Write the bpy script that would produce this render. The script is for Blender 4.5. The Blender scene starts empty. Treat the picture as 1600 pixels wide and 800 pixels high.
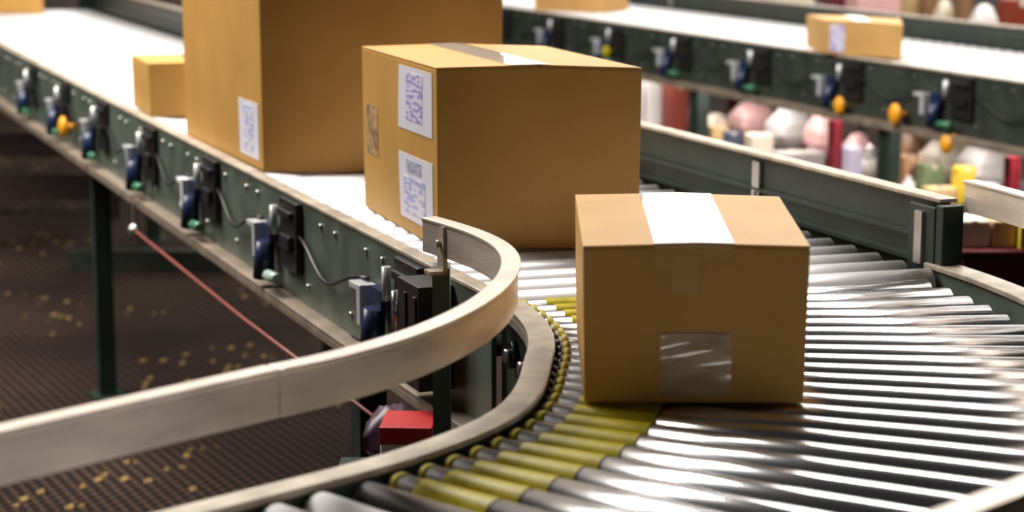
import bpy, bmesh, math, random
from mathutils import Vector, Matrix
random.seed(4)
COL = bpy.context.scene.collection
SZ = 1.10                     # height of the roller surface above the floor
TH = math.radians(21.5)
NX, NY = math.cos(TH), math.sin(TH)          # across the conveyors, away from the inner side
BX, BY = -math.sin(TH), math.cos(TH)         # along the conveyors, away from the camera
CX, CY, RI = -.937, 3.12, 1.0                # centre and inner radius of the curve
W = .846
SXY = (CX + RI*NX, CY + RI*NY)               # where the straight run meets the curve

# ------------------------------------------------------------------ materials
def mat(name, col, rough=.5, metal=0., coat=0., noise=0., nscale=20., bump=0., bscale=60., col2=None, stretch=(1,1,1), spec=None):
    m = bpy.data.materials.new(name); m.use_nodes = True
    nt = m.node_tree; b = nt.nodes['Principled BSDF']
    b.inputs['Base Color'].default_value = (*col, 1)
    b.inputs['Roughness'].default_value = rough
    b.inputs['Metallic'].default_value = metal
    b.inputs['Coat Weight'].default_value = coat
    if spec is not None: b.inputs['Specular IOR Level'].default_value = spec
    tc = nt.nodes.new('ShaderNodeTexCoord'); mp = nt.nodes.new('ShaderNodeMapping')
    mp.inputs['Scale'].default_value = stretch
    nt.links.new(tc.outputs['Object'], mp.inputs['Vector'])
    if noise or col2:
        n = nt.nodes.new('ShaderNodeTexNoise'); n.inputs['Scale'].default_value = nscale; n.inputs['Detail'].default_value = 6
        nt.links.new(mp.outputs[0], n.inputs['Vector'])
        r = nt.nodes.new('ShaderNodeValToRGB')
        c2 = col2 or tuple(c*(1-noise) for c in col)
        r.color_ramp.elements[0].position = .38; r.color_ramp.elements[1].position = .62
        r.color_ramp.elements[0].color = (*c2, 1); r.color_ramp.elements[1].color = (*col, 1)
        nt.links.new(n.outputs['Fac'], r.inputs['Fac']); nt.links.new(r.outputs['Color'], b.inputs['Base Color'])
    if bump:
        n2 = nt.nodes.new('ShaderNodeTexNoise'); n2.inputs['Scale'].default_value = bscale; n2.inputs['Detail'].default_value = 4
        nt.links.new(mp.outputs[0], n2.inputs['Vector'])
        bp = nt.nodes.new('ShaderNodeBump'); bp.inputs['Strength'].default_value = bump; bp.inputs['Distance'].default_value = .004
        nt.links.new(n2.outputs['Fac'], bp.inputs['Height']); nt.links.new(bp.outputs[0], b.inputs['Normal'])
    return m

def card_mat(name, col, dark):
    m = mat(name, col, .48, noise=0, col2=dark, nscale=5, bump=.2, bscale=14, spec=.3)
    nt = m.node_tree; b = nt.nodes['Principled BSDF']
    ramp = [n for n in nt.nodes if n.type == 'VALTORGB'][0]
    tc = [n for n in nt.nodes if n.type == 'TEX_COORD'][0]
    w = nt.nodes.new('ShaderNodeTexWave'); w.inputs['Scale'].default_value = 55; w.inputs['Distortion'].default_value = .4
    w.bands_direction = 'X'
    nt.links.new(tc.outputs['Object'], w.inputs['Vector'])
    mx = nt.nodes.new('ShaderNodeMix'); mx.data_type = 'RGBA'; mx.blend_type = 'MULTIPLY'; mx.inputs[0].default_value = .04
    nt.links.new(ramp.outputs[0], mx.inputs[6]); nt.links.new(w.outputs['Color'], mx.inputs[7])
    nt.links.new(mx.outputs[2], b.inputs['Base Color'])
    return m

M = {}
M['card'] = card_mat('cardboard', (.56, .31, .082), (.50, .272, .068))
M['card_warm'] = card_mat('cardboard warm', (.60, .35, .12), (.54, .31, .10))
M['zinc'] = mat('zinc plated roller', (.82, .80, .81), .33, .15, noise=.10, nscale=9)
M['steel'] = mat('polished roller steel', (.74, .73, .75), .22, 1., noise=.10, nscale=9, stretch=(1, 6, 6))
M['steel_dull'] = mat('dull galvanised steel', (.60, .58, .56), .38, 1., noise=.15, nscale=14)
M['alu'] = mat('scuffed aluminium rail', (.80, .70, .60), .34, .45, noise=.22, nscale=7, stretch=(1, 1, 5), bump=.15)
M['tan'] = mat('scuffed tan flange', (.50, .43, .34), .45, .35, noise=.3, nscale=18, bump=.1)
M['brownflange'] = mat('worn brown flange', (.30, .235, .18), .5, .3, noise=.35, nscale=12)
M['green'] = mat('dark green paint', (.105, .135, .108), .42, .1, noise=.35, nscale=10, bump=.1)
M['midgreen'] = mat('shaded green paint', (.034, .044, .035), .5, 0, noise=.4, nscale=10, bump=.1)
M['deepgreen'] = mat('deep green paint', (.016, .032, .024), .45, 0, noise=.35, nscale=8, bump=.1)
M['bright'] = mat('light grey casting', (.62, .63, .66), .3, .3)
M['black'] = mat('black plastic', (.012, .011, .012), .4)
M['bed'] = mat('dark conveyor bed', (.035, .031, .030), .6, noise=.3)
M['navy'] = mat('navy motor casing', (.012, .022, .065), .3)
M['white'] = mat('white plastic', (.74, .74, .76), .35)
M['fitgreen'] = mat('green fitting', (.05, .19, .10), .35)
M['palegreen'] = mat('pale green fitting', (.36, .50, .42), .35)
M['yellow'] = mat('yellow sleeve', (.48, .39, .003), .42, spec=.25, noise=.25, nscale=30)
M['orange'] = mat('orange cap', (.85, .36, .015), .4)
M['red'] = mat('red paint', (.20, .012, .022), .4, noise=.2)
M['redcord'] = mat('red cord', (.24, .06, .045), .5)
M['tape'] = mat('clear tape', (.80, .72, .60), .22, 0, coat=1., noise=.15, nscale=22, bump=.5, bscale=22)
M['pouch'] = mat('clear plastic pouch', (.50, .36, .20), .17, 0, coat=1., noise=.3, nscale=14, bump=.9, bscale=16, stretch=(1, 1, 3))
M['ink'] = mat('faded brown ink', (.16, .09, .04), .7, col2=(.50, .31, .13), nscale=60)
M['floor'] = None

def label_mat(name, paper, ink, sc=62):
    m = mat(name, paper, .45); nt = m.node_tree; b = nt.nodes['Principled BSDF']
    tc = [n for n in nt.nodes if n.type == 'TEX_COORD'][0]
    n = nt.nodes.new('ShaderNodeTexVoronoi'); n.distance = 'CHEBYCHEV'; n.inputs['Scale'].default_value = sc
    mp = nt.nodes.new('ShaderNodeMapping'); mp.inputs['Scale'].default_value = (.6, .6, 2.6)
    nt.links.new(tc.outputs['Object'], mp.inputs[0]); nt.links.new(mp.outputs[0], n.inputs['Vector'])
    sep = nt.nodes.new('ShaderNodeSeparateColor'); nt.links.new(n.outputs['Color'], sep.inputs[0])
    r = nt.nodes.new('ShaderNodeValToRGB'); r.color_ramp.interpolation = 'CONSTANT'
    r.color_ramp.elements[0].color = (*ink, 1); r.color_ramp.elements[1].position = .42
    r.color_ramp.elements[1].color = (*paper, 1)
    nt.links.new(sep.outputs[0], r.inputs[0]); nt.links.new(r.outputs[0], b.inputs['Base Color'])
    return m
M['lab_blue'] = label_mat('printed label blue', (.74, .74, .84), (.42, .44, .72))
M['lab_purple'] = label_mat('printed label purple', (.70, .66, .80), (.36, .30, .62), 70)

M['paper'] = mat('label paper', (.74, .73, .82), .4)
M['lab_dark'] = label_mat('dark print', (.5, .5, .62), (.30, .31, .48), 80)
def floor_mat():
    m = mat('perforated floor grating', (.05, .035, .028), .9, 0, spec=.05)
    nt = m.node_tree; b = nt.nodes['Principled BSDF']; L = nt.links
    def N(t): return nt.nodes.new(t)
    def MA(op, a, c=None):
        n = N('ShaderNodeMath'); n.operation = op
        for i, v in enumerate((a, c)):
            if v is None: continue
            if isinstance(v, (int, float)): n.inputs[i].default_value = v
            else: L.new(v, n.inputs[i])
        return n.outputs[0]
    tc = N('ShaderNodeTexCoord'); sp = N('ShaderNodeSeparateXYZ'); L.new(tc.outputs['Object'], sp.inputs[0])
    k = math.pi/.040; ky = math.pi/.080
    a = MA('MULTIPLY', sp.outputs[0], k); c = MA('MULTIPLY', sp.outputs[1], ky)
    s = MA('MULTIPLY', MA('SINE', MA('ADD', a, c)), MA('SINE', MA('SUBTRACT', a, c)))
    hole = MA('GREATER_THAN', MA('ABSOLUTE', s), .17)
    n = N('ShaderNodeTexNoise'); n.inputs['Scale'].default_value = .9; n.inputs['Detail'].default_value = 3
    L.new(tc.outputs['Object'], n.inputs['Vector'])
    bars = N('ShaderNodeValToRGB'); L.new(n.outputs['Fac'], bars.inputs[0])
    bars.color_ramp.elements[0].position = .35; bars.color_ramp.elements[1].position = .65
    bars.color_ramp.elements[0].color = (.040, .023, .017, 1); bars.color_ramp.elements[1].color = (.10, .060, .042, 1)
    v = N('ShaderNodeTexVoronoi'); v.inputs['Scale'].default_value = 26; mp = N('ShaderNodeMapping'); mp.inputs['Scale'].default_value = (1, .45, 1)
    L.new(tc.outputs['Object'], mp.inputs[0]); L.new(mp.outputs[0], v.inputs['Vector'])
    se = N('ShaderNodeSeparateColor'); L.new(v.outputs['Color'], se.inputs[0])
    n3 = N('ShaderNodeTexNoise'); n3.inputs['Scale'].default_value = 1.3; L.new(tc.outputs['Object'], n3.inputs['Vector'])
    speck = MA('MULTIPLY', MA('MULTIPLY', MA('GREATER_THAN', se.outputs[0], .72), MA('LESS_THAN', v.outputs['Distance'], .33)), MA('GREATER_THAN', n3.outputs['Fac'], .54))
    hc = N('ShaderNodeMix'); hc.data_type = 'RGBA'; L.new(speck, hc.inputs[0])
    hc.inputs[6].default_value = (.008, .006, .006, 1); hc.inputs[7].default_value = (.24, .16, .05, 1)
    mx = N('ShaderNodeMix'); mx.data_type = 'RGBA'; L.new(hole, mx.inputs[0]); L.new(bars.outputs[0], mx.inputs[6]); L.new(hc.outputs[2], mx.inputs[7])
    L.new(mx.outputs[2], b.inputs['Base Color'])
    return m
M['floor'] = floor_mat()

# ------------------------------------------------------------------ helpers
def link(name, me, m, parent=None, smooth=False):
    o = bpy.data.objects.new(name, me); COL.objects.link(o)
    for x in (m if isinstance(m, (list, tuple)) else [m]): me.materials.append(M[x] if isinstance(x, str) else x)
    if parent: o.parent = parent
    if smooth:
        for p in me.polygons: p.use_smooth = True
    return o
def tag(o, label=None, cat=None, group=None, kind=None):
    if label: o['label'] = label
    if cat: o['category'] = cat
    if group: o['group'] = group
    if kind: o['kind'] = kind
    return o
def empty(name, loc, label, cat, group=None, rz=0):
    o = bpy.data.objects.new(name, None); COL.objects.link(o); o.location = loc; o.rotation_euler.z = rz
    o.empty_display_size = .1
    return tag(o, label, cat, group)
def bm_obj(name, bm, m, parent=None, smooth=False, bevel=0, seg=2):
    bmesh.ops.recalc_face_normals(bm, faces=bm.faces)
    me = bpy.data.meshes.new(name); bm.to_mesh(me); bm.free()
    o = link(name, me, m, parent, smooth)
    if bevel:
        b = o.modifiers.new('bevel', 'BEVEL'); b.width = bevel; b.segments = seg; b.limit_method = 'ANGLE'; b.angle_limit = math.radians(40)
    return o
def add_box(bm, x0, x1, y0, y1, z0, z1, mi=0, mtx=None):
    vs = [bm.verts.new((x, y, z)) for x in (x0, x1) for y in (y0, y1) for z in (z0, z1)]
    if mtx:
        for v in vs: v.co = mtx @ v.co
    for f in ((0,1,3,2),(4,6,7,5),(0,4,5,1),(2,3,7,6),(0,2,6,4),(1,5,7,3)):
        bm.faces.new([vs[i] for i in f]).material_index = mi
def add_cyl(bm, p0, p1, r0, r1=None, n=20, mi=0, caps=True):
    r1 = r0 if r1 is None else r1
    p0, p1 = Vector(p0), Vector(p1); d = (p1-p0).normalized()
    a = d.orthogonal().normalized(); b = d.cross(a)
    A = []; B = []
    for i in range(n):
        t = 2*math.pi*i/n; u = a*math.cos(t)+b*math.sin(t)
        A.append(bm.verts.new(p0+u*r0)); B.append(bm.verts.new(p1+u*r1))
    for i in range(n):
        f = bm.faces.new((A[i], A[(i+1) % n], B[(i+1) % n], B[i])); f.material_index = mi; f.smooth = True
    if caps:
        bm.faces.new(A[::-1]).material_index = mi; bm.faces.new(B).material_index = mi
def add_tube(bm, pts, r, n=8, mi=0):
    pts = [Vector(p) for p in pts]; rings = []; a = None
    for i, p in enumerate(pts):
        d = (pts[min(i+1, len(pts)-1)]-pts[max(i-1, 0)]).normalized()
        a = d.orthogonal().normalized() if a is None else (a-d*a.dot(d)).normalized()
        b = d.cross(a)
        rings.append([bm.verts.new(p+(a*math.cos(2*math.pi*j/n)+b*math.sin(2*math.pi*j/n))*r) for j in range(n)])
    for A, B in zip(rings, rings[1:]):
        for j in range(n):
            f = bm.faces.new((A[j], A[(j+1) % n], B[(j+1) % n], B[j])); f.smooth = True; f.material_index = mi
    bm.faces.new(rings[0][::-1]); bm.faces.new(rings[-1])
def sweep(bm, path, prof, normals, mi=0):
    """closed profile [(offset along the path normal, z)] swept along plan points"""
    rings = []
    for (x, y), (nx, ny) in zip(path, normals):
        rings.append([bm.verts.new((x+o*nx, y+o*ny, z)) for o, z in prof])
    k = len(prof)
    for A, B in zip(rings, rings[1:]):
        for i in range(k):
            bm.faces.new((A[i], A[(i+1) % k], B[(i+1) % k], B[i])).material_index = mi
    bm.faces.new(rings[0][::-1]).material_index = mi; bm.faces.new(rings[-1]).material_index = mi
def rect(o0, o1, z0, z1): return [(o0, z0), (o1, z0), (o1, z1), (o0, z1)]

def local(o, x, y, z=0):      # straight conveyor frame: x across, y along (away), rotated by TH
    return (o[0] + x*NX + y*BX, o[1] + x*NY + y*BY, SZ + z)

# ------------------------------------------------------------------ straight conveyors
SKEW = math.radians(-6)
def roller_mesh(L, r0, r1, m='steel'):
    bm = bmesh.new()
    add_cyl(bm, (0, 0, -r0-.001), (L, 0, -r1-.001), r0, r1, 28)
    add_cyl(bm, (-.006, 0, -r0-.001), (0, 0, -r0-.001), r0*.7, r0*.7, 16, mi=1)
    add_cyl(bm, (L, 0, -r1-.001), (L+.006, 0, -r1-.001), r1*.7, r1*.7, 16, mi=1)
    add_cyl(bm, (-.014, 0, -r0-.001), (-.006, 0, -r0-.001), .006, .006, 6, mi=2)
    add_cyl(bm, (L+.006, 0, -r1-.001), (L+.018, 0, -r1-.001), .006, .006, 6, mi=2)
    bmesh.ops.recalc_face_normals(bm, faces=bm.faces)
    me = bpy.data.meshes.new('roller'); bm.to_mesh(me); bm.free()
    for k in (m, 'black', 'steel_dull'): me.materials.append(M[k])
    return me

def drive_unit(parent, s, extra=None, big=False):
    """pneumatic zone drive bolted on the outside of the near side frame; local y = s"""
    bm = bmesh.new()
    add_box(bm, -.048, -.031, s-.070, s+.070, -.170, -.006)
    add_box(bm, -.060, -.048, s-.045, s+.035, -.120, -.085)
    add_box(bm, -.060, -.048, s-.052, s+.052, -.045, -.028)
    u = bm_obj('drive_unit', bm, 'black', parent, bevel=.003)
    bm = bmesh.new()
    add_cyl(bm, (-.055, s+.095, -.098), (-.055, s+.095, -.030), .0095, n=14)
    c = bm_obj('air_cylinder', bm, 'bright', u); c['label'] = 'silver air cylinder'
    bm = bmesh.new()
    pts = [(-.064, s+.165, -.215), (-.060, s+.160, -.125)]
    add_cyl(bm, pts[0], pts[1], .026, .023, n=18)
    add_box(bm, -.058, -.034, s+.125, s+.195, -.125, -.085)
    c = bm_obj('motor', bm, 'navy', u); c['label'] = 'navy motor casing'
    bm = bmesh.new()
    add_box(bm, -.070, -.034, s+.225, s+.250, -.175, -.090)
    add_box(bm, -.070, -.034, s+.250, s+.300, -.105, -.092)
    c = bm_obj('bracket', bm, 'white' if extra == 'white' else 'bright', u, bevel=.002)
    bm = bmesh.new()
    add_cyl(bm, (-.066, s+.030, -.195), (-.066, s+.120, -.200), .013, n=12)
    c = bm_obj('fitting', bm, 'fitgreen' if extra != 'pale' else 'palegreen', u); c['label'] = 'green push-in fitting'
    kd, kz = (.05, -.20) if parent.location.x > 1 else (.62, -.155)
    if extra in ('orange',):
        bm = bmesh.new()
        bmesh.ops.create_uvsphere(bm, u_segments=18, v_segments=10, radius=.036, matrix=Matrix.Translation((-.075, s+kd, kz)) @ Matrix.Diagonal((.5, 1, 1.1, 1)))
        add_cyl(bm, (-.070, s+kd, kz), (-.031, s+kd, kz), .012)
        c = bm_obj('reset_knob', bm, 'orange', u, True); c['label'] = 'round orange knob'
    if extra == 'yellow':
        bm = bmesh.new()
        bmesh.ops.create_uvsphere(bm, u_segments=18, v_segments=10, radius=.032, matrix=Matrix.Translation((-.065, s+.10, -.15)) @ Matrix.Diagonal((.5, 1.3, 1, 1)))
        add_cyl(bm, (-.060, s+.10, -.15), (-.031, s+.10, -.15), .012)
        c = bm_obj('reset_knob', bm, 'yellow', u, True); c['label'] = 'round yellow knob'
    return u

def straight(o, L, label, units, legs, guard_h, brackets, knobs=None, gstart=0, legw=.032, fm='green'):
    root = empty('roller_conveyor', (o[0], o[1], SZ), label, 'conveyor')
    root.rotation_euler.z = TH
    path = [(0, L*i/8) for i in range(9)]; nn = [(-1, 0)]*9     # offset positive = outward on the near side
    bm = bmesh.new(); sweep(bm, path, rect(.022, .031, -.235, -.002), nn)
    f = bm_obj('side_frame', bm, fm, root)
    bm = bmesh.new(); add_cyl(bm, (-.031, 0, 0), (-.036, 0, 0), .0075, n=6)
    b0 = bm_obj('bolt', bm, 'steel_dull', f); b0.location = (0, .50, -.035); i = 1
    while .50+.11*i < L and i < 84:
        c = b0.copy(); COL.objects.link(c); c.location = (0, .50+.11*i, -.035 if i % 3 else -.19); i += 1
    bm = bmesh.new(); sweep(bm, path, rect(.000, .034, -.002, .006), nn); bm_obj('top_flange', bm, 'tan', root, bevel=.002)
    bm = bmesh.new(); sweep(bm, path, rect(.022, .072, -.245, -.235), nn); sweep(bm, path, rect(.064, .072, -.262, -.245), nn)
    bm_obj('bottom_flange', bm, 'brownflange', root, bevel=.002)
    # far side frame
    path2 = [(W, p[1]) for p in path]; n2 = [(1, 0)]*9
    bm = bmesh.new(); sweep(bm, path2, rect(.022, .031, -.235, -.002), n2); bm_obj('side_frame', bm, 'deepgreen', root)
    # guard on the far side
    gp = [(W, gstart+(L-gstart)*i/8) for i in range(9)]
    bm = bmesh.new()
    sweep(bm, gp, rect(.030, .036, -.002, guard_h), n2)
    sweep(bm, gp, rect(.018, .030, guard_h*.36, guard_h*.42), n2)
    sweep(bm, gp, rect(.010, .030, -.002, .006), n2)
    g = bm_obj('guard_channel', bm, 'deepgreen', root)
    bm = bmesh.new(); sweep(bm, gp, rect(.012, .052, guard_h, guard_h+.008), n2)
    t = bm_obj('guard_lip', bm, 'tan', g, bevel=.002); t['label'] = 'worn pale top lip'
    for y in brackets:
        bm = bmesh.new(); add_box(bm, W+.020, W+.030, y-.016, y+.016, .010, guard_h-.012); add_box(bm, W+.014, W+.020, y-.006, y+.006, .03, .045)
        bm_obj('guard_bracket', bm, 'steel_dull', g, bevel=.002)
    # bed
    bm = bmesh.new(); add_box(bm, -.018, W+.018, .01, L-.01, -.105, -.085); bm_obj('drive_bed', bm, 'bed', root)
    # rollers
    rl = (W-.022)/math.cos(SKEW)
    me = roller_mesh(rl, .0335, .0335, 'zinc'); first = None
    n = min(99, int((L-.15)/.091))
    for i in range(n):
        r = bpy.data.objects.new('roller', me) if first is None else first.copy()
        first = first or r
        COL.objects.link(r); r.parent = root; r.location = (.012, .062+i*.091, 0); r.rotation_euler.z = SKEW
    for i, (s, ex) in enumerate(units): drive_unit(root, s, ex)
    # slack air line between the drive units
    for (s, _), (s2, _) in zip(units, units[1:]):
        bm = bmesh.new()
        pts = []
        for j in range(11):
            t = j/10; pts.append((-.040-.012*math.sin(math.pi*t), s+.26+(s2-s-.33)*t, -.085-.045*math.sin(math.pi*t)+.012*math.sin(9*t)))
        add_tube(bm, pts, .0042); bm_obj('air_line', bm, 'black', f)
    for (x, y) in legs:
        bm = bmesh.new()
        add_box(bm, x-.005, x+.005, y-legw, y+legw, -SZ+.01, -.235); add_box(bm, x, x+.055, y-legw, y-legw+.008, -SZ+.01, -.235); add_box(bm, x, x+.055, y+legw-.008, y+legw, -SZ+.01, -.235)
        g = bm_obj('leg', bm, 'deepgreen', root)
        bm = bmesh.new(); add_box(bm, x-.03, x+.085, y-.07, y+.07, -SZ, -SZ+.010); bm_obj('foot_plate', bm, 'deepgreen', g)
    return root

legsA = [(-.030, .80), (-.026, 3.95), (-.026, 7.2), (W-.03, .68), (W-.03, 3.95), (W-.03, 7.2)]
unitsA = [(.42, 'pale'), (1.27, 'pale'), (2.06, 'white'), (2.84, None), (3.62, 'orange'), (4.38, None), (5.15, None)]
convA = straight(SXY, 9.4, 'long straight roller conveyor with green side frame, carrying cartons from the back left', unitsA, legsA, .120, [.72, 3.2, 5.7], gstart=-.02)
# red pull cord hung beside the frame, with its bracket
bm = bmesh.new()
add_box(bm, -.080, -.072, 2.94, 2.965, -.34, -.245); bmesh.ops.create_uvsphere(bm, u_segments=12, v_segments=8, radius=.022, matrix=Matrix.Translation((-.076, 2.95, -.335)))
pb = bm_obj('cord_bracket', bm, 'steel_dull', convA)
bm = bmesh.new(); add_tube(bm, [(-.076, 2.95, -.335), (-.076, 1.6, -.345), (-.076, .2, -.335)], .0042, 10)
bm_obj('pull_cord', bm, 'redcord', pb)['label'] = 'red emergency pull cord'
# black end housing where the straight side frame stops
bm = bmesh.new()
add_box(bm, -.10, -.032, .19, .31, -.205, -.010)
add_box(bm, -.104, -.10, .20, .215, -.18, -.03); add_box(bm, -.104, -.10, .255, .265, -.18, -.03)
e = bm_obj('end_housing', bm, 'black', convA, bevel=.004)
bm = bmesh.new(); add_cyl(bm, (-.098, .325, -.12), (-.098, .325, -.04), .009, n=14); add_box(bm, -.104, -.085, .318, .334, -.15, -.12); bm_obj('air_cylinder', bm, 'steel', e)
# bolted end plate of the right-hand guard
bm = bmesh.new()
add_box(bm, W+.004, W+.050, -.045, -.020, -.10, .118); add_box(bm, W+.002, W+.010, -.020, .07, -.06, .112)
e = bm_obj('guard_end_plate', bm, 'deepgreen', convA, bevel=.003)
bm = bmesh.new(); add_box(bm, W-.004, W+.002, .015, .040, .0, .10); bm_obj('bracket', bm, 'steel_dull', e)

S2 = (1.161 + 3.2*NY, 9.312 - 3.2*NX)
unitsB = [(.75, None), (1.58, 'none'), (2.38, 'orange'), (3.17, None), (3.97, None), (4.75, 'yellow'), (5.55, None), (6.35, 'yellow')]
convB = straight(S2, 8.6, 'blurred straight roller conveyor at the back right with black drive units along its side', unitsB,
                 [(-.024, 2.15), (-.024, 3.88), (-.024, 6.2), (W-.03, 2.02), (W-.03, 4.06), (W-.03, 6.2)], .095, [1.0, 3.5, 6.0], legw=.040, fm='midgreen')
bm = bmesh.new()
bmesh.ops.create_uvsphere(bm, u_segments=18, v_segments=10, radius=.040, matrix=Matrix.Translation((-.085, 1.98, -.19)) @ Matrix.Diagonal((.5, 1, 1.1, 1))); add_cyl(bm, (-.08, 1.98, -.19), (-.031, 1.98, -.19), .012)
bm_obj('reset_knob', bm, 'orange', convB, True)['label'] = 'round orange knob'
bm = bmesh.new()
bmesh.ops.create_uvsphere(bm, u_segments=18, v_segments=10, radius=.036, matrix=Matrix.Translation((-.078, 1.62, -.27)) @ Matrix.Diagonal((.5, 1, 1, 1))); add_cyl(bm, (-.075, 1.62, -.255), (-.031, 1.62, -.235), .012)
bm_obj('reset_knob', bm, 'orange', convB, True)['label'] = 'round orange knob'

# ------------------------------------------------------------------ curved conveyor with its short straight exit
root = empty('curved_roller_conveyor', (CX+RI, CY, SZ), 'foreground roller conveyor bend with silver guard rail, carrying the small front carton', 'conveyor')
A0, A1 = TH, -math.radians(46)
def ease(a):                   # the bend opens slightly towards its exit
    t = min(1, max(0, (-math.degrees(a)-5)/25)); return .050*t*t*(3-2*t)
def to_root(bm):
    for v in bm.verts: v.co -= Vector((CX+RI, CY, SZ))
def arc(R, n=48, a0=A0, a1=A1, tail=0., head=0.):
    P, N = [], []
    if head:
        P.append((CX+R*math.cos(a0)+BX*head, CY+R*math.sin(a0)+BY*head)); N.append((math.cos(a0), math.sin(a0)))
    for i in range(n+1):
        a = a0+(a1-a0)*i/n
        r_ = R+(ease(a) if R < 1.2 else 0)
        P.append((CX+r_*math.cos(a), CY+r_*math.sin(a))); N.append((math.cos(a), math.sin(a)))
    if tail:
        t = (math.sin(a1), -math.cos(a1))
        P.append((P[-1][0]+t[0]*tail, P[-1][1]+t[1]*tail)); N.append(N[-1])
    return P, N
def swept(name, profs, m, parent, R=RI, bevel=0, **kw):
    bm = bmesh.new(); P, N = arc(R, **kw)
    for pf in profs: sweep(bm, P, [(o, SZ+z) for o, z in pf], N)
    to_root(bm)
    return bm_obj(name, bm, m, parent, bevel=bevel)
TAIL = 1.5
fr = swept('inner_frame', [rect(-.012, -.004, -.27, -.004)], 'green', root, tail=TAIL)
swept('inner_flange', [rect(-.038, .004, -.004, .006), rect(-.038, -.032, -.022, -.004)], 'tan', root, bevel=.0015, tail=TAIL)
swept('outer_frame', [rect(.0, .010, -.25, -.004)], 'green', root, R=RI+W, tail=.9)
swept('outer_flange', [rect(-.006, .045, -.004, .006)], 'tan', root, R=RI+W, tail=.9, bevel=.0015)
swept('drive_bed', [rect(.0, W, -.115, -.095)], 'bed', root, tail=TAIL)
# hexagonal bearing plates on the inner frame
for a in (.30, .20, .10, 0., -.10, -.2):
    mt = Matrix.Translation((CX-CX-RI, 0, 0)) @ Matrix.Rotation(a, 4, 'Z')
    for zz, rr in ((-.085, .026), (-.19, .018)):
        bm = bmesh.new(); add_cyl(bm, mt @ Vector((RI-.012, 0, zz)), mt @ Vector((RI-.024, 0, zz)), rr, n=6)
        p = bm_obj('bearing_plate', bm, 'black', fr)
        bm = bmesh.new(); add_cyl(bm, mt @ Vector((RI-.024, 0, zz)), mt @ Vector((RI-.034, 0, zz)), rr*.45, n=10)
        bm_obj('shaft_end', bm, 'steel_dull', fr)
# guard rails: C-section aluminium
GR = [(-.022, .082), (.002, .082), (.002, .135), (.006, .137), (.006, .142), (-.024, .142), (-.024, .137), (-.022, .135)]
RP = [(34, .868), (22.7, .886), (10, .925), (0, .944), (-10, .952), (-24, .972), (-39, 1.0), (-49.5, 1.012)]
def rail_r(d):
    for (d0, r0), (d1, r1) in zip(RP, RP[1:]):
        if d0 >= d >= d1:
            t = (d0-d)/(d0-d1); return r0+(r1-r0)*t
    return RP[-1][1]
def rail_path():
    P = []
    for i in range(81):
        d = 25-(25+49)*i/80
        R_ = sum(rail_r(min(34, max(-49.5, d+e))) for e in (-6, -3, 0, 3, 6))/5
        P.append((CX+R_*math.cos(math.radians(d)), CY+R_*math.sin(math.radians(d))))
    return P
def normals(P):
    out = []
    for i in range(len(P)):
        a, b = P[max(i-1, 0)], P[min(i+1, len(P)-1)]
        dx, dy = b[0]-a[0], b[1]-a[1]; l = math.hypot(dx, dy); out.append((-dy/l, dx/l))
    return out
RPATH = rail_path(); NN = normals(RPATH)
bm = bmesh.new(); sweep(bm, RPATH, [(o, SZ+z) for o, z in GR], NN); to_root(bm)
g1 = bm_obj('guard_rail', bm, 'alu', root, bevel=.002)
ex, ey = RPATH[-1]; n_ = NN[-1]; td = (n_[1], -n_[0])
hd = math.radians(42.5); td = (-math.sin(hd), -math.cos(hd)); n2_ = (math.cos(hd), -math.sin(hd))
bm = bmesh.new(); sweep(bm, [(ex+td[0]*.003, ey+td[1]*.003), (ex+td[0]*TAIL, ey+td[1]*TAIL)], [(o, SZ+z+.0005) for o, z in GR], [n2_, n2_]); to_root(bm)
g2 = bm_obj('guard_rail', bm, 'alu', root, bevel=.002)
bm = bmesh.new(); sweep(bm, [(ex-td[0]*.03, ey-td[1]*.03), (ex+td[0]*.03, ey+td[1]*.03)], [(-.027, SZ+.094), (-.0225, SZ+.094), (-.0225, SZ+.129), (-.027, SZ+.129)], [n2_, n2_]); to_root(bm)
bm_obj('splice_plate', bm, 'steel_dull', g1)
bm = bmesh.new()
P, N = arc(RI+W+.035, n=30, a0=TH-.012, a1=A1, tail=.5); sweep(bm, P, [(.030-o, SZ+z+.020) for o, z in GR], N); to_root(bm)
g3 = bm_obj('guard_rail', bm, 'alu', root, bevel=.002)
def upright(a, R, z0, z1, m, par, w=.014):
    bm = bmesh.new(); mt = Matrix.Translation((CX, CY, SZ)) @ Matrix.Rotation(a, 4, 'Z')
    add_box(bm, R-.006, R+.002, -w, w, z0, z1, mtx=mt); add_box(bm, R-.03, R+.002, -w, w, z0, z0+.006, mtx=mt)
    add_cyl(bm, mt @ Vector((R-.006, 0, z1-.03)), mt @ Vector((R-.014, 0, z1-.03)), .007, n=6)
    to_root(bm); return bm_obj('guard_bracket', bm, m, par)
upright(math.radians(20.5), .876, .055, .136, 'tan', g1, .016)
for a in (.12, -.2, -.6): upright(a, RI+W+.040, .006, .15, 'steel_dull', g3)
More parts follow.
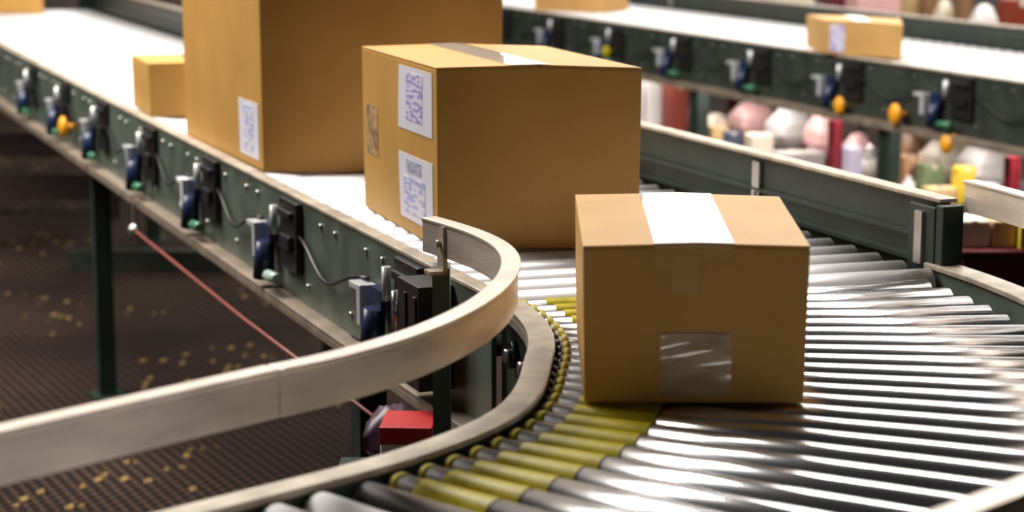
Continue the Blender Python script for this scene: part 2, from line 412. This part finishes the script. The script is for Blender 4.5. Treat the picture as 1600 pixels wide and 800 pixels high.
# rollers of the curve (tapered) and of the exit
me_c = roller_mesh(W-.078, .0205, .0340)
bm = bmesh.new(); Lc = W-.078
def rr(x): return .0205+(.0345-.0205)*x/Lc
add_cyl(bm, (.045, 0, -rr(.045)-.001), (.165, 0, -rr(.165)-.001), rr(.045)+.0010, rr(.165)+.0010, 28, caps=False)
add_cyl(bm, (.004, 0, -rr(.004)-.001), (.012, 0, -rr(.012)-.001), rr(.004)+.0015, rr(.012)+.0015, 24)
bmesh.ops.recalc_face_normals(bm, faces=bm.faces)
me_y = bpy.data.meshes.new('grip_sleeve'); bm.to_mesh(me_y); bm.free(); me_y.materials.append(M['yellow'])
nR = 25; first = firsty = None
for i in range(nR):
    a = A0 - (i+.35)*(A0-A1)/nR
    sk = SKEW*(1-(i/nR))
    r = bpy.data.objects.new('roller', me_c) if first is None else first.copy(); first = first or r
    COL.objects.link(r); r.parent = root
    r_ = RI+.014+ease(a); r.location = (r_*math.cos(a)-RI, r_*math.sin(a), -.002); r.rotation_euler.z = a+sk
    if i <= 23:
        y = bpy.data.objects.new('grip_sleeve', me_y) if firsty is None else firsty.copy(); firsty = firsty or y
        COL.objects.link(y); y.parent = r; y['label'] = 'yellow grip sleeve'
me_s = roller_mesh(W-.082, .027, .027, 'zinc')
RE = RI+.050; E0 = (CX+RE*math.cos(A1), CY+RE*math.sin(A1)); tx, ty = math.sin(A1), -math.cos(A1)
for i in range(20):
    s = .040+i*.066
    r = bpy.data.objects.new('roller', me_s); COL.objects.link(r); r.parent = root
    r.location = (E0[0]+tx*s+.014*math.cos(A1)-CX-RI, E0[1]+ty*s+.014*math.sin(A1)-CY, 0); r.rotation_euler.z = A1
# legs of the curve
def leg_at(x, y, z1, rz, w=.030, m='deepgreen'):
    bm = bmesh.new(); mt = Matrix.Translation((x, y, 0)) @ Matrix.Rotation(rz, 4, 'Z')
    add_box(bm, -w, w, -.005, .005, .010, z1, mtx=mt); add_box(bm, -w, -w+.008, 0, .055, .010, z1, mtx=mt); add_box(bm, w-.008, w, 0, .055, .010, z1, mtx=mt)
    to_root(bm); g = bm_obj('leg', bm, m, root)
    bm = bmesh.new(); add_box(bm, -.06, .06, -.04, .09, 0, .010, mtx=mt); to_root(bm); bm_obj('foot_plate', bm, 'deepgreen', g)
leg_at(-.122, 3.455, SZ+.058, 0, .015, 'green')
leg_at(CX+(RI+W+.03)*math.cos(.25), CY+(RI+W+.03)*math.sin(.25), SZ-.20, 1.2)
leg_at(E0[0]+tx*.9-.03, E0[1]+ty*.9+.04, SZ-.2, .78)

# ------------------------------------------------------------------ cartons
def carton(name, label, cat, corners, h, z0=SZ, cm='card', taper=.006, bulge=.004, crown=.004, group='cartons riding the conveyors', tape=(.40, .60), tape_drop=.10, sheets=(), n=12, seam=True):
    fl, fr_, br, bl = [Vector((*c, 0)) for c in corners]
    cen = (fl+fr_+br+bl)/4
    eu = (fr_-fl).normalized(); ev = ((bl-fl)+(br-fr_)).normalized()
    def P(u, v, w, off=0, face=None):
        b = (fl*(1-u)+fr_*u)*(1-v)+(bl*(1-u)+br*u)*v
        p = (b-cen)*(1+taper*(2*w-1))
        p += eu*((2*u-1)*bulge*math.sin(math.pi*min(max(v, 0), 1))*math.sin(math.pi*min(max(w, 0), 1)))
        p += ev*((2*v-1)*bulge*math.sin(math.pi*min(max(u, 0), 1))*math.sin(math.pi*min(max(w, 0), 1)))
        p.z = h*w + crown*w*(1-abs(2*u-1))
        if face == 'front': p += Vector((eu.y, -eu.x, 0))*off
        if face == 'left': d = (bl-fl).normalized(); p += Vector((-d.y, d.x, 0))*off
        if face == 'top': p.z += off
        return p
    r = empty(name, (cen.x, cen.y, z0), label, cat, group)
    bm = bmesh.new()
    def grid(fn, mi=0):
        g = [[bm.verts.new(fn(i/n, j/n)) for j in range(n+1)] for i in range(n+1)]
        for i in range(n):
            for j in range(n): bm.faces.new((g[i][j], g[i+1][j], g[i+1][j+1], g[i][j+1])).material_index = mi
    wt = 1-.004/h
    grid(lambda a, b: P(a, 0, b*wt)); grid(lambda a, b: P(a, 1, b*wt)); grid(lambda a, b: P(0, a, b*wt)); grid(lambda a, b: P(1, a, b*wt)); grid(lambda a, b: P(a, b, 0)); grid(lambda a, b: P(a, b, wt))
    bmesh.ops.remove_doubles(bm, verts=bm.verts, dist=.0002)
    bm_obj('carton_body', bm, cm, r, bevel=.0025)
    gap = .0015/(fr_-fl).length
    for u0, u1 in ((0, .5-gap), (.5+gap, 1)):
        bm = bmesh.new(); n2 = 8
        for w0 in (wt, 1.0):
            g = [[bm.verts.new(P(u0+(u1-u0)*i/n2, j/n2, w0)) for j in range(n2+1)] for i in range(n2+1)]
            for i in range(n2):
                for j in range(n2): bm.faces.new((g[i][j], g[i+1][j], g[i+1][j+1], g[i][j+1]))
            if w0 == wt: g0 = g
        edge = lambda g: [g[i][0] for i in range(n2+1)]+[g[n2][j] for j in range(1, n2+1)]+[g[i][n2] for i in range(n2-1, -1, -1)]+[g[0][j] for j in range(n2-1, 0, -1)]
        a, b = edge(g0), edge(g)
        for i in range(len(a)): bm.faces.new((a[i], a[(i+1) % len(a)], b[(i+1) % len(a)], b[i]))
        bm_obj('top_flap', bm, cm, r, bevel=.001)
    def sheet(nm, face, a0, a1, b0, b1, m, off=.0012, lab=None, k=8):
        bm = bmesh.new()
        for o_ in (0.0003, off):
            g = []
            for i in range(k+1):
                row = []
                for j in range(k+1):
                    a = a0+(a1-a0)*i/k; b = b0+(b1-b0)*j/k
                    q = P(a, 0, b, o_, 'front') if face == 'front' else P(0, a, b, o_, 'left') if face == 'left' else P(a, b, 1, o_, 'top')
                    row.append(bm.verts.new(q))
                g.append(row)
            for i in range(k):
                for j in range(k): bm.faces.new((g[i][j], g[i+1][j], g[i+1][j+1], g[i][j+1]))
            if o_ == .0003: g0 = g
        edge = lambda g: [g[i][0] for i in range(k+1)]+[g[k][j] for j in range(1, k+1)]+[g[i][k] for i in range(k-1, -1, -1)]+[g[0][j] for j in range(k-1, 0, -1)]
        a, b = edge(g0), edge(g)
        for i in range(len(a)): bm.faces.new((a[i], a[(i+1) % len(a)], b[(i+1) % len(a)], b[i]))
        o = bm_obj(nm, bm, m, r)
        if lab: o['label'] = lab
    if tape:
        sheet('packing_tape', 'top', tape[0], tape[1], .002, .998, 'tape', lab='shiny clear packing tape', k=12)
        if tape_drop: sheet('packing_tape', 'front', tape[0], tape[1], 1-tape_drop, .998, 'tape_thin', .0009, lab='clear tape end folded over the front edge')
    for s in sheets: sheet(*s)
    return r
M['tape_thin'] = mat('thin clear tape on cardboard', (.53, .30, .095), .26, coat=.25, bump=.2)

V = .394
carton('cardboard_box', 'small brown carton nearest the camera, shiny tape on top and clear pouch on front', 'box',
       [(.098, 2.745), (.404, 2.745), (.420, 3.195), (.102, 3.215)], .221, cm='card', taper=.012, tape=(.315, .665), tape_drop=.13,
       sheets=[('document_pouch', 'front', .345, .665, .045, .445, 'pouch', .0018, 'crinkled clear document pouch'),
               ('document_pouch', 'front', .39, .52, .70, .93, 'tape_thin', .0018, 'scrap of clear tape')])
carton('cardboard_box', 'large brown carton in the middle with two printed labels on its left side', 'box',
       [(-.146, 3.975), (.251, 3.975), (.072, 4.53), (-.330, 4.52)], .357, cm='card', taper=.006, crown=.006, tape=(.36, .55), tape_drop=0,
       sheets=[('shipping_label', 'left', .05, .46, .60, .96, 'paper', .0012, 'white label with purple print'),
               ('printed_block', 'left', .16, .36, .66, .93, 'lab_purple', .0020, 'block of purple print'),
               ('shipping_label', 'left', .05, .46, .08, .46, 'paper', .0012, 'white label with blue print'),
               ('printed_block', 'left', .18, .36, .36, .43, 'lab_dark', .0020, 'dark print at the top of the label'),
               ('printed_block', 'left', .14, .40, .12, .33, 'lab_blue', .0020, 'lines of blue print'),
               ('printed_mark', 'left', .76, .93, .36, .66, 'ink', .0010, 'faded block of dark print')])
carton('cardboard_box', 'tallest brown carton, cut off by the top edge, white label low on its side', 'box',
       [(-.623, 5.08), (-.024, 5.08), (-.024-V*.78, 5.86), (-.623-V*.80, 5.86)], .56, cm='card', tape=(.40, .60), tape_drop=0,
       sheets=[('shipping_label', 'left', .04, .26, .045, .30, 'paper', .0012, 'white label with blue print'), ('printed_block', 'left', .10, .21, .07, .28, 'lab_blue', .0020, 'column of blue print')])
carton('cardboard_box', 'little brown carton half hidden behind the left side of the tallest carton', 'box',
       [(-1.125, 6.34), (-.76, 6.34), (-.88, 6.66), (-1.235, 6.66)], .166, cm='card', tape_drop=0)
carton('cardboard_box', 'brown carton far back in the top left corner of the photo', 'box',
       [(-3.06, 11.65), (-2.65, 11.65), (-2.80, 12.05), (-3.21, 12.05)], .22, cm='card', tape_drop=0)
carton('cardboard_box', 'tan carton with lavender label riding the back right conveyor', 'box',
       [(1.33, 8.72), (1.60, 8.42), (1.66, 8.80), (1.30, 9.08)], .142, z0=SZ+.0075, cm='card_warm', tape_drop=0,
       sheets=[('shipping_label', 'front', .06, .26, .08, .88, 'lab_purple', .0016, 'lavender label')])
carton('cardboard_box', 'distant tan carton on the back conveyor just above the middle carton', 'box',
       [(.13, 12.02), (.50, 11.70), (.68, 12.0), (.31, 12.3)], .20, cm='card_warm', tape_drop=0)

# ------------------------------------------------------------------ goods and racks behind
def cmat(key, c, rough=.5, **k):
    if key not in M: M[key] = mat(key, c, rough, **k)
    return key
COLS = {'white': (.80, .76, .74), 'cream': (.74, .64, .50), 'pink': (.78, .46, .44), 'tan': (.62, .42, .20), 'brown': (.25, .13, .06), 'grey': (.36, .33, .32),
        'navy': (.06, .07, .12), 'lavender': (.60, .56, .74), 'yellow': (.80, .58, .05), 'green': (.20, .26, .13), 'peach': (.80, .42, .22), 'maroon': (.13, .015, .025), 'red': (.25, .04, .02), 'brightred': (.55, .02, .02), 'purple': (.05, .016, .04), 'blue': (.03, .08, .32)}
for k_, c_ in COLS.items(): M['g_'+k_] = mat('goods '+k_, c_, .45, noise=.12, nscale=8, bump=.3, bscale=9)
def pack(kind, label, x, y, z, w, d, h, col, rz=0, group=None):
    """kind: mailer (soft bag), box, bottle, bin"""
    if kind == 'mailer':
        bm = bmesh.new(); bmesh.ops.create_cube(bm, size=1)
        bmesh.ops.subdivide_edges(bm, edges=bm.edges, cuts=7, use_grid_fill=True)
        for v in bm.verts:
            a, b, c = v.co.x*2, v.co.y*2, v.co.z*2
            pil = (1-abs(a)**3)*(1-abs(b)**3)
            v.co = Vector((a*w/2, b*d/2, h/2+c*h/2*(.25+.75*pil)+.006*math.sin(9*a+5*b+x*7)*pil))
        mn = min(v.co.z for v in bm.verts)
        for v in bm.verts: v.co.z -= mn
        o = bm_obj('padded_mailer', bm, 'g_'+col, None, True)
    elif kind == 'box':
        o = bpy.data.objects.new('package', None); COL.objects.link(o)
        bm = bmesh.new(); add_box(bm, -w/2, w/2, -d/2, d/2, 0, h); bm_obj('carton_body', bm, 'g_'+col, o, bevel=.006)
        bm = bmesh.new(); add_box(bm, -w*.09, w*.09, -d/2-.0012, d/2+.0012, h*.86, h+.0012); bm_obj('packing_tape', bm, 'tape', o)
    elif kind == 'bin':
        o = bpy.data.objects.new('storage_bin', None); COL.objects.link(o)
        bm = bmesh.new(); t = .006
        add_box(bm, -w/2, w/2, -d/2, d/2, 0, t)
        for s in (-1, 1):
            add_box(bm, s*w/2-t*(s > 0), s*w/2+t*(s < 0), -d/2, d/2, t, h); add_box(bm, -w/2+t, w/2-t, s*d/2-t*(s > 0), s*d/2+t*(s < 0), t, h)
        bm_obj('bin_body', bm, 'g_'+col, o)
        bm = bmesh.new()
        for s in (-1, 1): add_box(bm, -w/2-.008, w/2+.008, s*(d/2+.001), s*(d/2+.009), h-.014, h); add_box(bm, s*(w/2+.001), s*(w/2+.008), -d/2, d/2, h-.014, h)
        bm_obj('rim', bm, 'g_'+col, o)
    else:
        o = bpy.data.objects.new('bottle', None); COL.objects.link(o)
        bm = bmesh.new(); add_cyl(bm, (0, 0, 0), (0, 0, h*.68), w/2, n=20); add_cyl(bm, (0, 0, h*.68), (0, 0, h*.84), w/2, w*.2, n=20)
        bm_obj('bottle_body', bm, 'g_'+col, o)
        bm = bmesh.new(); add_cyl(bm, (0, 0, h*.84), (0, 0, h), w*.22, n=16); bm_obj('cap', bm, 'g_white', o)
    o.location = (x, y, z); o.rotation_euler.z = rz
    return tag(o, label, {'mailer': 'package', 'box': 'package', 'bin': 'bin', 'bottle': 'bottle'}[kind], group)
def px(x, y, Y):              # plan x and height of the point seen at this place of the photo, at depth Y
    t = (y+175)/3200.
    return (x-800)/3200.*Y*1.0, 1.8-t*Y

# lower shelf under the back conveyor
def rack(label, o, y0, y1, x0, x1, z, posts, name='storage_shelf', pm='red', ph=None, deckm='brownflange'):
    r = empty(name, (o[0], o[1], 0), label, 'shelf'); r.rotation_euler.z = TH
    bm = bmesh.new(); add_box(bm, x0, x1, y0, y1, z-.025, z); add_box(bm, x0-.004, x0+.02, y0, y1, z-.075, z-.025); bm_obj('deck', bm, deckm, r, bevel=.002)
    for (px_, py_) in posts:
        bm = bmesh.new(); add_box(bm, px_-.022, px_+.022, py_-.022, py_+.022, .006, ph or z+.24); add_box(bm, px_-.04, px_+.04, py_-.04, py_+.04, 0, .006)
        p = bm_obj('upright', bm, pm, r); p['label'] = 'red upright' if pm == 'red' else 'grey upright'
    return r
SH = .56
M['shelfbrown'] = mat('dark brown shelf steel', (.055, .03, .025), .5, noise=.3)
rack('dark low shelf with red uprights under the back right conveyor, loaded with bright parcels', S2, -.2, 6.0, .06, .76, SH, [(.085, 1.42), (.085, 2.73), (.085, 4.9), (.72, .1), (.72, 2.73), (.72, 4.9)], deckm='shelfbrown')
def on(o, x, y): return (o[0]+x*NX+y*BX, o[1]+x*NY+y*BY)
def shelf_item(kind, label, xi, w, h, col, d=.22, back=.20, z=SH, rz=0, yy=None):
    """xi = across the picture; the item stands on the shelf along the sight line"""
    k = (xi-800)/3200.
    # solve S2 + back*N + s*B  with  X = k*Y
    ox, oy = S2[0]+back*NX, S2[1]+back*NY
    s = (k*oy-ox)/(BX-k*BY)
    return pack(kind, label, ox+s*BX, oy+s*BY, z+.001, w, d, h, col, TH*.6+rz, 'parcels on the low shelf')
G = [('box', 'white carton on the low shelf just right of the middle carton', 1020, .115, .26, 'white', .2, .20),
     ('box', 'rust red carton on the low shelf beside the white carton', 1055, .085, .25, 'red', .2, .20),
     ('mailer', 'cream padded mailer on the low shelf, first right of the grey-green leg', 1120, .12, .12, 'cream', .14, .20),
     ('box', 'tan carton low on the shelf behind the straight guard rail', 1124, .08, .10, 'tan', .07, .085),
     ('box', 'dark blue carton between tan and cream parcels on the low shelf', 1146, .08, .09, 'navy', .06, .07),
     ('box', 'beige carton in front of the pink mailers on the low shelf', 1188, .11, .11, 'cream', .1, .07),
     ('mailer', 'wide pale pink mailer on the low shelf', 1180, .20, .21, 'pink', .22, .30),
     ('mailer', 'bright white puffed mailer in the middle of the low shelf', 1240, .19, .22, 'white', .22, .30),
     ('box', 'flat grey carton under the bright white mailer', 1250, .22, .07, 'grey', .1, .07),
     ('mailer', 'small salmon pink mailer left of the red upright', 1287, .11, .22, 'pink', .20, .26),
     ('mailer', 'rose pink pouch just right of the red upright', 1344, .10, .15, 'pink', .12, .30),
     ('box', 'lavender carton below the rose pink pouch', 1336, .06, .13, 'lavender', .1, .14),
     ('bottle', 'grey plastic bottle against the green conveyor leg', 1362, .06, .17, 'grey', .05, .05),
     ('mailer', 'brown wrapped parcel right of the green conveyor leg', 1428, .09, .22, 'brown', .15, .30),
     ('box', 'peach carton in front of the brown wrapped parcel', 1424, .07, .15, 'peach', .08, .12),
     ('bottle', 'white bottle low beside the peach carton', 1426, .05, .08, 'white', .05, .055),
     ('box', 'olive green carton in the right part of the low shelf', 1458, .09, .13, 'green', .1, .14),
     ('box', 'yellow and tan carton at the shelf edge right of the white bottle', 1474, .12, .07, 'tan', .07, .04),
     ('mailer', 'cream mailer lying behind the olive green carton', 1490, .20, .22, 'cream', .2, .34),
     ('box', 'yellow carton in front of the big white mailer', 1512, .075, .15, 'yellow', .07, .14),
     ('mailer', 'big white mailer at the right end of the low shelf', 1550, .20, .24, 'white', .2, .34),
     ('box', 'lavender grey carton lowest at the right end of the low shelf', 1545, .10, .10, 'lavender', .07, .14)]
for k_, l_, x_, w_, h_, c_, d_, b_ in G: shelf_item(k_, l_, x_, w_, h_, c_, d_, b_)

# goods rack beyond the back conveyor
S3 = on(S2, 1.55, 0)
ZB = .98
rack('tall rack of blurred parcels beyond the back right conveyor', S3, .2, 12, 0, .7, ZB, [(.04, .3), (.04, 6.0), (.04, 11.8), (.66, .3), (.66, 6.0), (.66, 11.8)], deckm='shelfbrown', pm='steel_dull', ph=ZB+.05)
B = [('cream', .25, .28, 'mailer', 'cream mailer on the far rack above the left end of the white conveyor'),
     ('brown', .24, .24, 'box', 'dark brown carton on the far rack left of the distant tan carton'),
     ('tan', .30, .30, 'box', 'tan carton on the far rack behind the distant tan carton'),
     ('white', .26, .26, 'mailer', 'white mailer on the far rack above the glaring rollers'),
     ('pink', .25, .30, 'box', 'pink carton on the far rack beside the white mailer'),
     ('grey', .24, .26, 'box', 'grey carton on the far rack between pink ones'),
     ('pink', .28, .28, 'mailer', 'pink mailer on the far rack left of the dark cherry carton'),
     ('cream', .25, .30, 'box', 'cream carton on the far rack over the tan riding carton'),
     ('maroon', .12, .30, 'box', 'dark cherry carton at the top edge above the tan riding carton'),
     ('pink', .30, .33, 'mailer', 'big rosy mailer on the far rack right of the dark cherry carton'),
     ('tan', .22, .25, 'box', 'tan carton on the far rack right of the big rosy mailer'),
     ('brown', .16, .27, 'box', 'brown carton on the far rack over the right conveyor guard'),
     ('cream', .20, .22, 'mailer', 'cream mailer right of the brown carton on the far rack'),
     ('brown', .20, .30, 'box', 'brown carton right of the cream mailer at the top right'),
     ('white', .20, .21, 'mailer', 'whitish mailer nearest the top right corner'),
     ('red', .24, .26, 'box', 'brick red carton in the top right corner')]
WB = {10: .085, 11: .07, 12: .085, 13: .065, 14: .12, 15: .17}
xs = [812, 868, 926, 986, 1046, 1106, 1166, 1232, 1304, 1366, 1420, 1446, 1472, 1500, 1534, 1586]
for i_, ((c, w, h, k, l), xi) in enumerate(zip(B, xs)):
    kk = (xi-800)/3200.; ox, oy = S3[0]+.24*NX, S3[1]+.24*NY
    s = (kk*oy-ox)/(BX-kk*BY)
    pack(k, l, ox+s*BX, oy+s*BY, ZB+.001, WB.get(i_, w), .12 if i_ > 9 else .2, h, c, TH*.5, 'parcels on the far rack')

# cart with bins behind the outer rail, far right
r = empty('maroon_cart', (1.50, 5.65, 0), 'maroon cart behind the curved rail at the right edge of the photo', 'cart')
bm = bmesh.new(); add_box(bm, -.30, .45, -.25, .25, .12, .83); bm_obj('cart_body', bm, 'g_maroon', r, bevel=.012)
bm = bmesh.new(); add_box(bm, -.31, .46, -.26, .26, .83, .845); bm_obj('top_tray', bm, 'g_maroon', r, bevel=.004)
for sx in (-.24, .39):
    for sy in (-.2, .2):
        bm = bmesh.new(); add_cyl(bm, (sx-.015, sy, .04), (sx+.015, sy, .04), .04, n=20); add_box(bm, sx-.022, sx-.016, sy-.015, sy+.015, .03, .12); add_box(bm, sx+.016, sx+.022, sy-.015, sy+.015, .03, .12); bm_obj('caster', bm, 'black', r)
pack('bin', 'bright yellow bin on the maroon cart at the right edge', 1.425, 5.47, .846, .125, .12, .085, 'yellow')
pack('box', 'beige carton on the maroon cart, left of the tan one', 1.245, 5.50, .846, .085, .12, .072, 'cream')
pack('box', 'tan carton on the maroon cart next to the yellow bin', 1.325, 5.50, .846, .065, .12, .072, 'tan')

# things on the floor inside the bend
r = empty('work_stand', (-.23, 3.58, 0), 'small dark stand inside the bend under the red topped carton', 'stand')
bm = bmesh.new(); add_box(bm, -.10, .115, -.20, .24, .70, .72); bm_obj('top', bm, 'deepgreen', r, bevel=.003)
for sx in (-.085, .10):
    for sy in (-.18, .22):
        bm = bmesh.new(); add_box(bm, sx-.012, sx+.012, sy-.012, sy+.012, 0, .70); bm_obj('leg', bm, 'deepgreen', r)
r = pack('box', 'red topped white carton with a blue mark on the stand inside the bend', -.186, 3.585, .721, .092, .12, .130, 'white', -.05)
r.name = 'lidded_carton'
for ch in list(r.children):
    if ch.name.startswith('packing_tape'): bpy.data.objects.remove(ch)
bm = bmesh.new(); add_box(bm, -.0475, .0475, -.062, .061, .104, .136); bm_obj('lid', bm, 'g_brightred', r, bevel=.002)['label'] = 'red lid'
bm = bmesh.new(); add_box(bm, -.040, -.006, -.0625, -.0602, .01, .09); bm_obj('printed_mark', bm, 'g_blue', r)['label'] = 'blue printed rectangle'
pack('mailer', 'dark purple bag lying behind the red topped carton', -.222, 3.735, .721, .11, .11, .115, 'purple')
bm = bmesh.new()
pts = [(-.128+.006*math.sin(t*1.1), 3.44+.030*t, .731+.006*math.sin(t)**2) for t in [i*.3 for i in range(24)]]
add_tube(bm, pts, .006, 8); tag(bm_obj('air_hose', bm, 'g_white', None, True), 'pale hose lying beside the red topped carton', 'hose')

# low steel beams on the floor at the left
M['beam'] = mat('dark beam paint', (.06, .07, .06), .35, .2, noise=.3)
M['beam2'] = mat('dark maroon painted steel', (.075, .05, .048), .4, .2, noise=.3)
def beam(label, x0, x1, y, z0, z1, d, m):
    r = empty('steel_beam', ((x0+x1)/2, y, 0), label, 'beam', 'low beams on the floor')
    bm = bmesh.new(); L = (x1-x0)/2
    sweep(bm, [(-L, 0), (L, 0)], [(0, z0), (-.006, z0), (-.006, z1-.006), (-d, z1-.006), (-d, z1), (0, z1)], [(0, -1)]*2)
    bm_obj('channel', bm, m, r)
    for s in (-1, 1):
        bm = bmesh.new(); add_box(bm, s*(L-.05)-.03, s*(L-.05)+.03, .006, .06, 0, z1-.006); bm_obj('foot', bm, m, r)
beam('dark green floor beam ending under the left conveyor, nearest of the beams', -2.12, -1.22, 9.6, .0, .10, .05, 'beam')
beam('dark maroon beam across the floor at the far left, lower of the two behind the green leg', -4.4, -2.15, 11.2, .10, .25, .08, 'beam2')
beam('dark maroon beam across the floor at the far left, upper of the two behind the green leg', -4.9, -2.6, 12.9, .12, .28, .08, 'beam2')

# ------------------------------------------------------------------ room
def struct(name, x0, x1, y0, y1, z0, z1, m):
    bm = bmesh.new(); add_box(bm, x0, x1, y0, y1, z0, z1); return tag(bm_obj(name, bm, m), kind='structure')
struct('floor', -14, 16, -4, 30, -.1, 0, 'floor')
M['wall'] = mat('warehouse wall', (.33, .27, .25), .7, noise=.2, nscale=1.2)
struct('wall_back', -14, 16, 30, 30.15, 0, 8, 'wall')
M['panel_glow'] = bpy.data.materials.new('added panel glow'); M['panel_glow'].use_nodes = True
_b = M['panel_glow'].node_tree.nodes['Principled BSDF']; _b.inputs['Base Color'].default_value = (.8, .85, .9, 1)
_b.inputs['Emission Color'].default_value = (1, .97, .95, 1); _b.inputs['Emission Strength'].default_value = 2.6
for i in range(4):  # unseen glowing panels, added so tape and rollers reflect white
    x0 = -3.2+i*4.8
    bm = bmesh.new(); add_box(bm, x0, x0+4.4, 29.94, 29.99, 2.4, 7.4); w_ = tag(bm_obj('glow_panel_%d' % (i+1), bm, 'panel_glow'), kind='structure')
    bm = bmesh.new()
    for a_, b_, c_, d_ in ((x0-.06, x0+.02, 2.34, 7.46), (x0+4.38, x0+4.46, 2.34, 7.46), (x0+2.17, x0+2.23, 2.42, 7.38)): add_box(bm, a_, b_, 29.88, 29.94, c_, d_)
    for c_ in (2.34, 4.86, 7.38): add_box(bm, x0+.02, x0+4.38, 29.885, 29.935, c_, c_+.08)
    bm_obj('glow_panel_frame', bm, 'steel_dull', w_)
struct('wall_left', -14.15, -14, -4, 30.15, 0, 8, 'wall')
struct('wall_right', 16, 16.15, -4, 30.15, 0, 8, 'wall')

# ------------------------------------------------------------------ light
def area(x, y, z, sx, sy, power, col=(1, .95, .88), rot=(0, 0, 0)):
    l = bpy.data.lights.new('ceiling_lamp', 'AREA'); l.shape = 'RECTANGLE'; l.size = sx; l.size_y = sy; l.energy = power; l.color = col
    o = bpy.data.objects.new('ceiling_lamp', l); COL.objects.link(o); o.location = (x, y, z); o.rotation_euler = rot
    return o
for y, p in ((5.6, 440), (6.9, 360)):
    area(-3.6, y, 5.2, 5, .8, p)
area(-2.6, 8.3, 5.4, 3, .5, 110)
for y, p in ((6.6, 280), (9.0, 280)):
    area(3.6, y, 5.6, 5, 1.1, p)
for y, p in ((12, 380), (16, 460), (21, 460)):
    area(4.5, y, 6.6, 15, .9, p)
def shelf_fill(y0, y1, p):          # fill light added out of sight under the back conveyor to brighten the parcels
    x, y, z = local(S2, .07, (y0+y1)/2, -.17)
    l = area(x, y, z, .03, y1-y0, p, (1, .93, .88), (0, math.radians(20), TH)); l.name = 'shelf_fill_light'
shelf_fill(.2, 1.9, 15); shelf_fill(2.3, 3.8, 12); shelf_fill(4.0, 5.8, 10)
w = bpy.data.worlds.new('World'); bpy.context.scene.world = w; w.use_nodes = True
w.node_tree.nodes['Background'].inputs[0].default_value = (.85, .80, .80, 1)
w.node_tree.nodes['Background'].inputs[1].default_value = .03

# ------------------------------------------------------------------ camera
cam = bpy.data.cameras.new('camera'); co = bpy.data.objects.new('camera', cam); COL.objects.link(co)
cam.sensor_width = 36; cam.lens = 72; cam.clip_end = 100
co.location = (0, 0, SZ+.70); co.rotation_euler = (math.radians(90-10.187), 0, 0)
cam.dof.use_dof = True; cam.dof.focus_distance = 3.5; cam.dof.aperture_fstop = 3.8
sc = bpy.context.scene; sc.camera = co
sc.view_settings.view_transform = 'Standard'; sc.view_settings.look = 'None'; sc.view_settings.exposure = 0; sc.view_settings.gamma = 1
sc.view_settings.use_curve_mapping = False
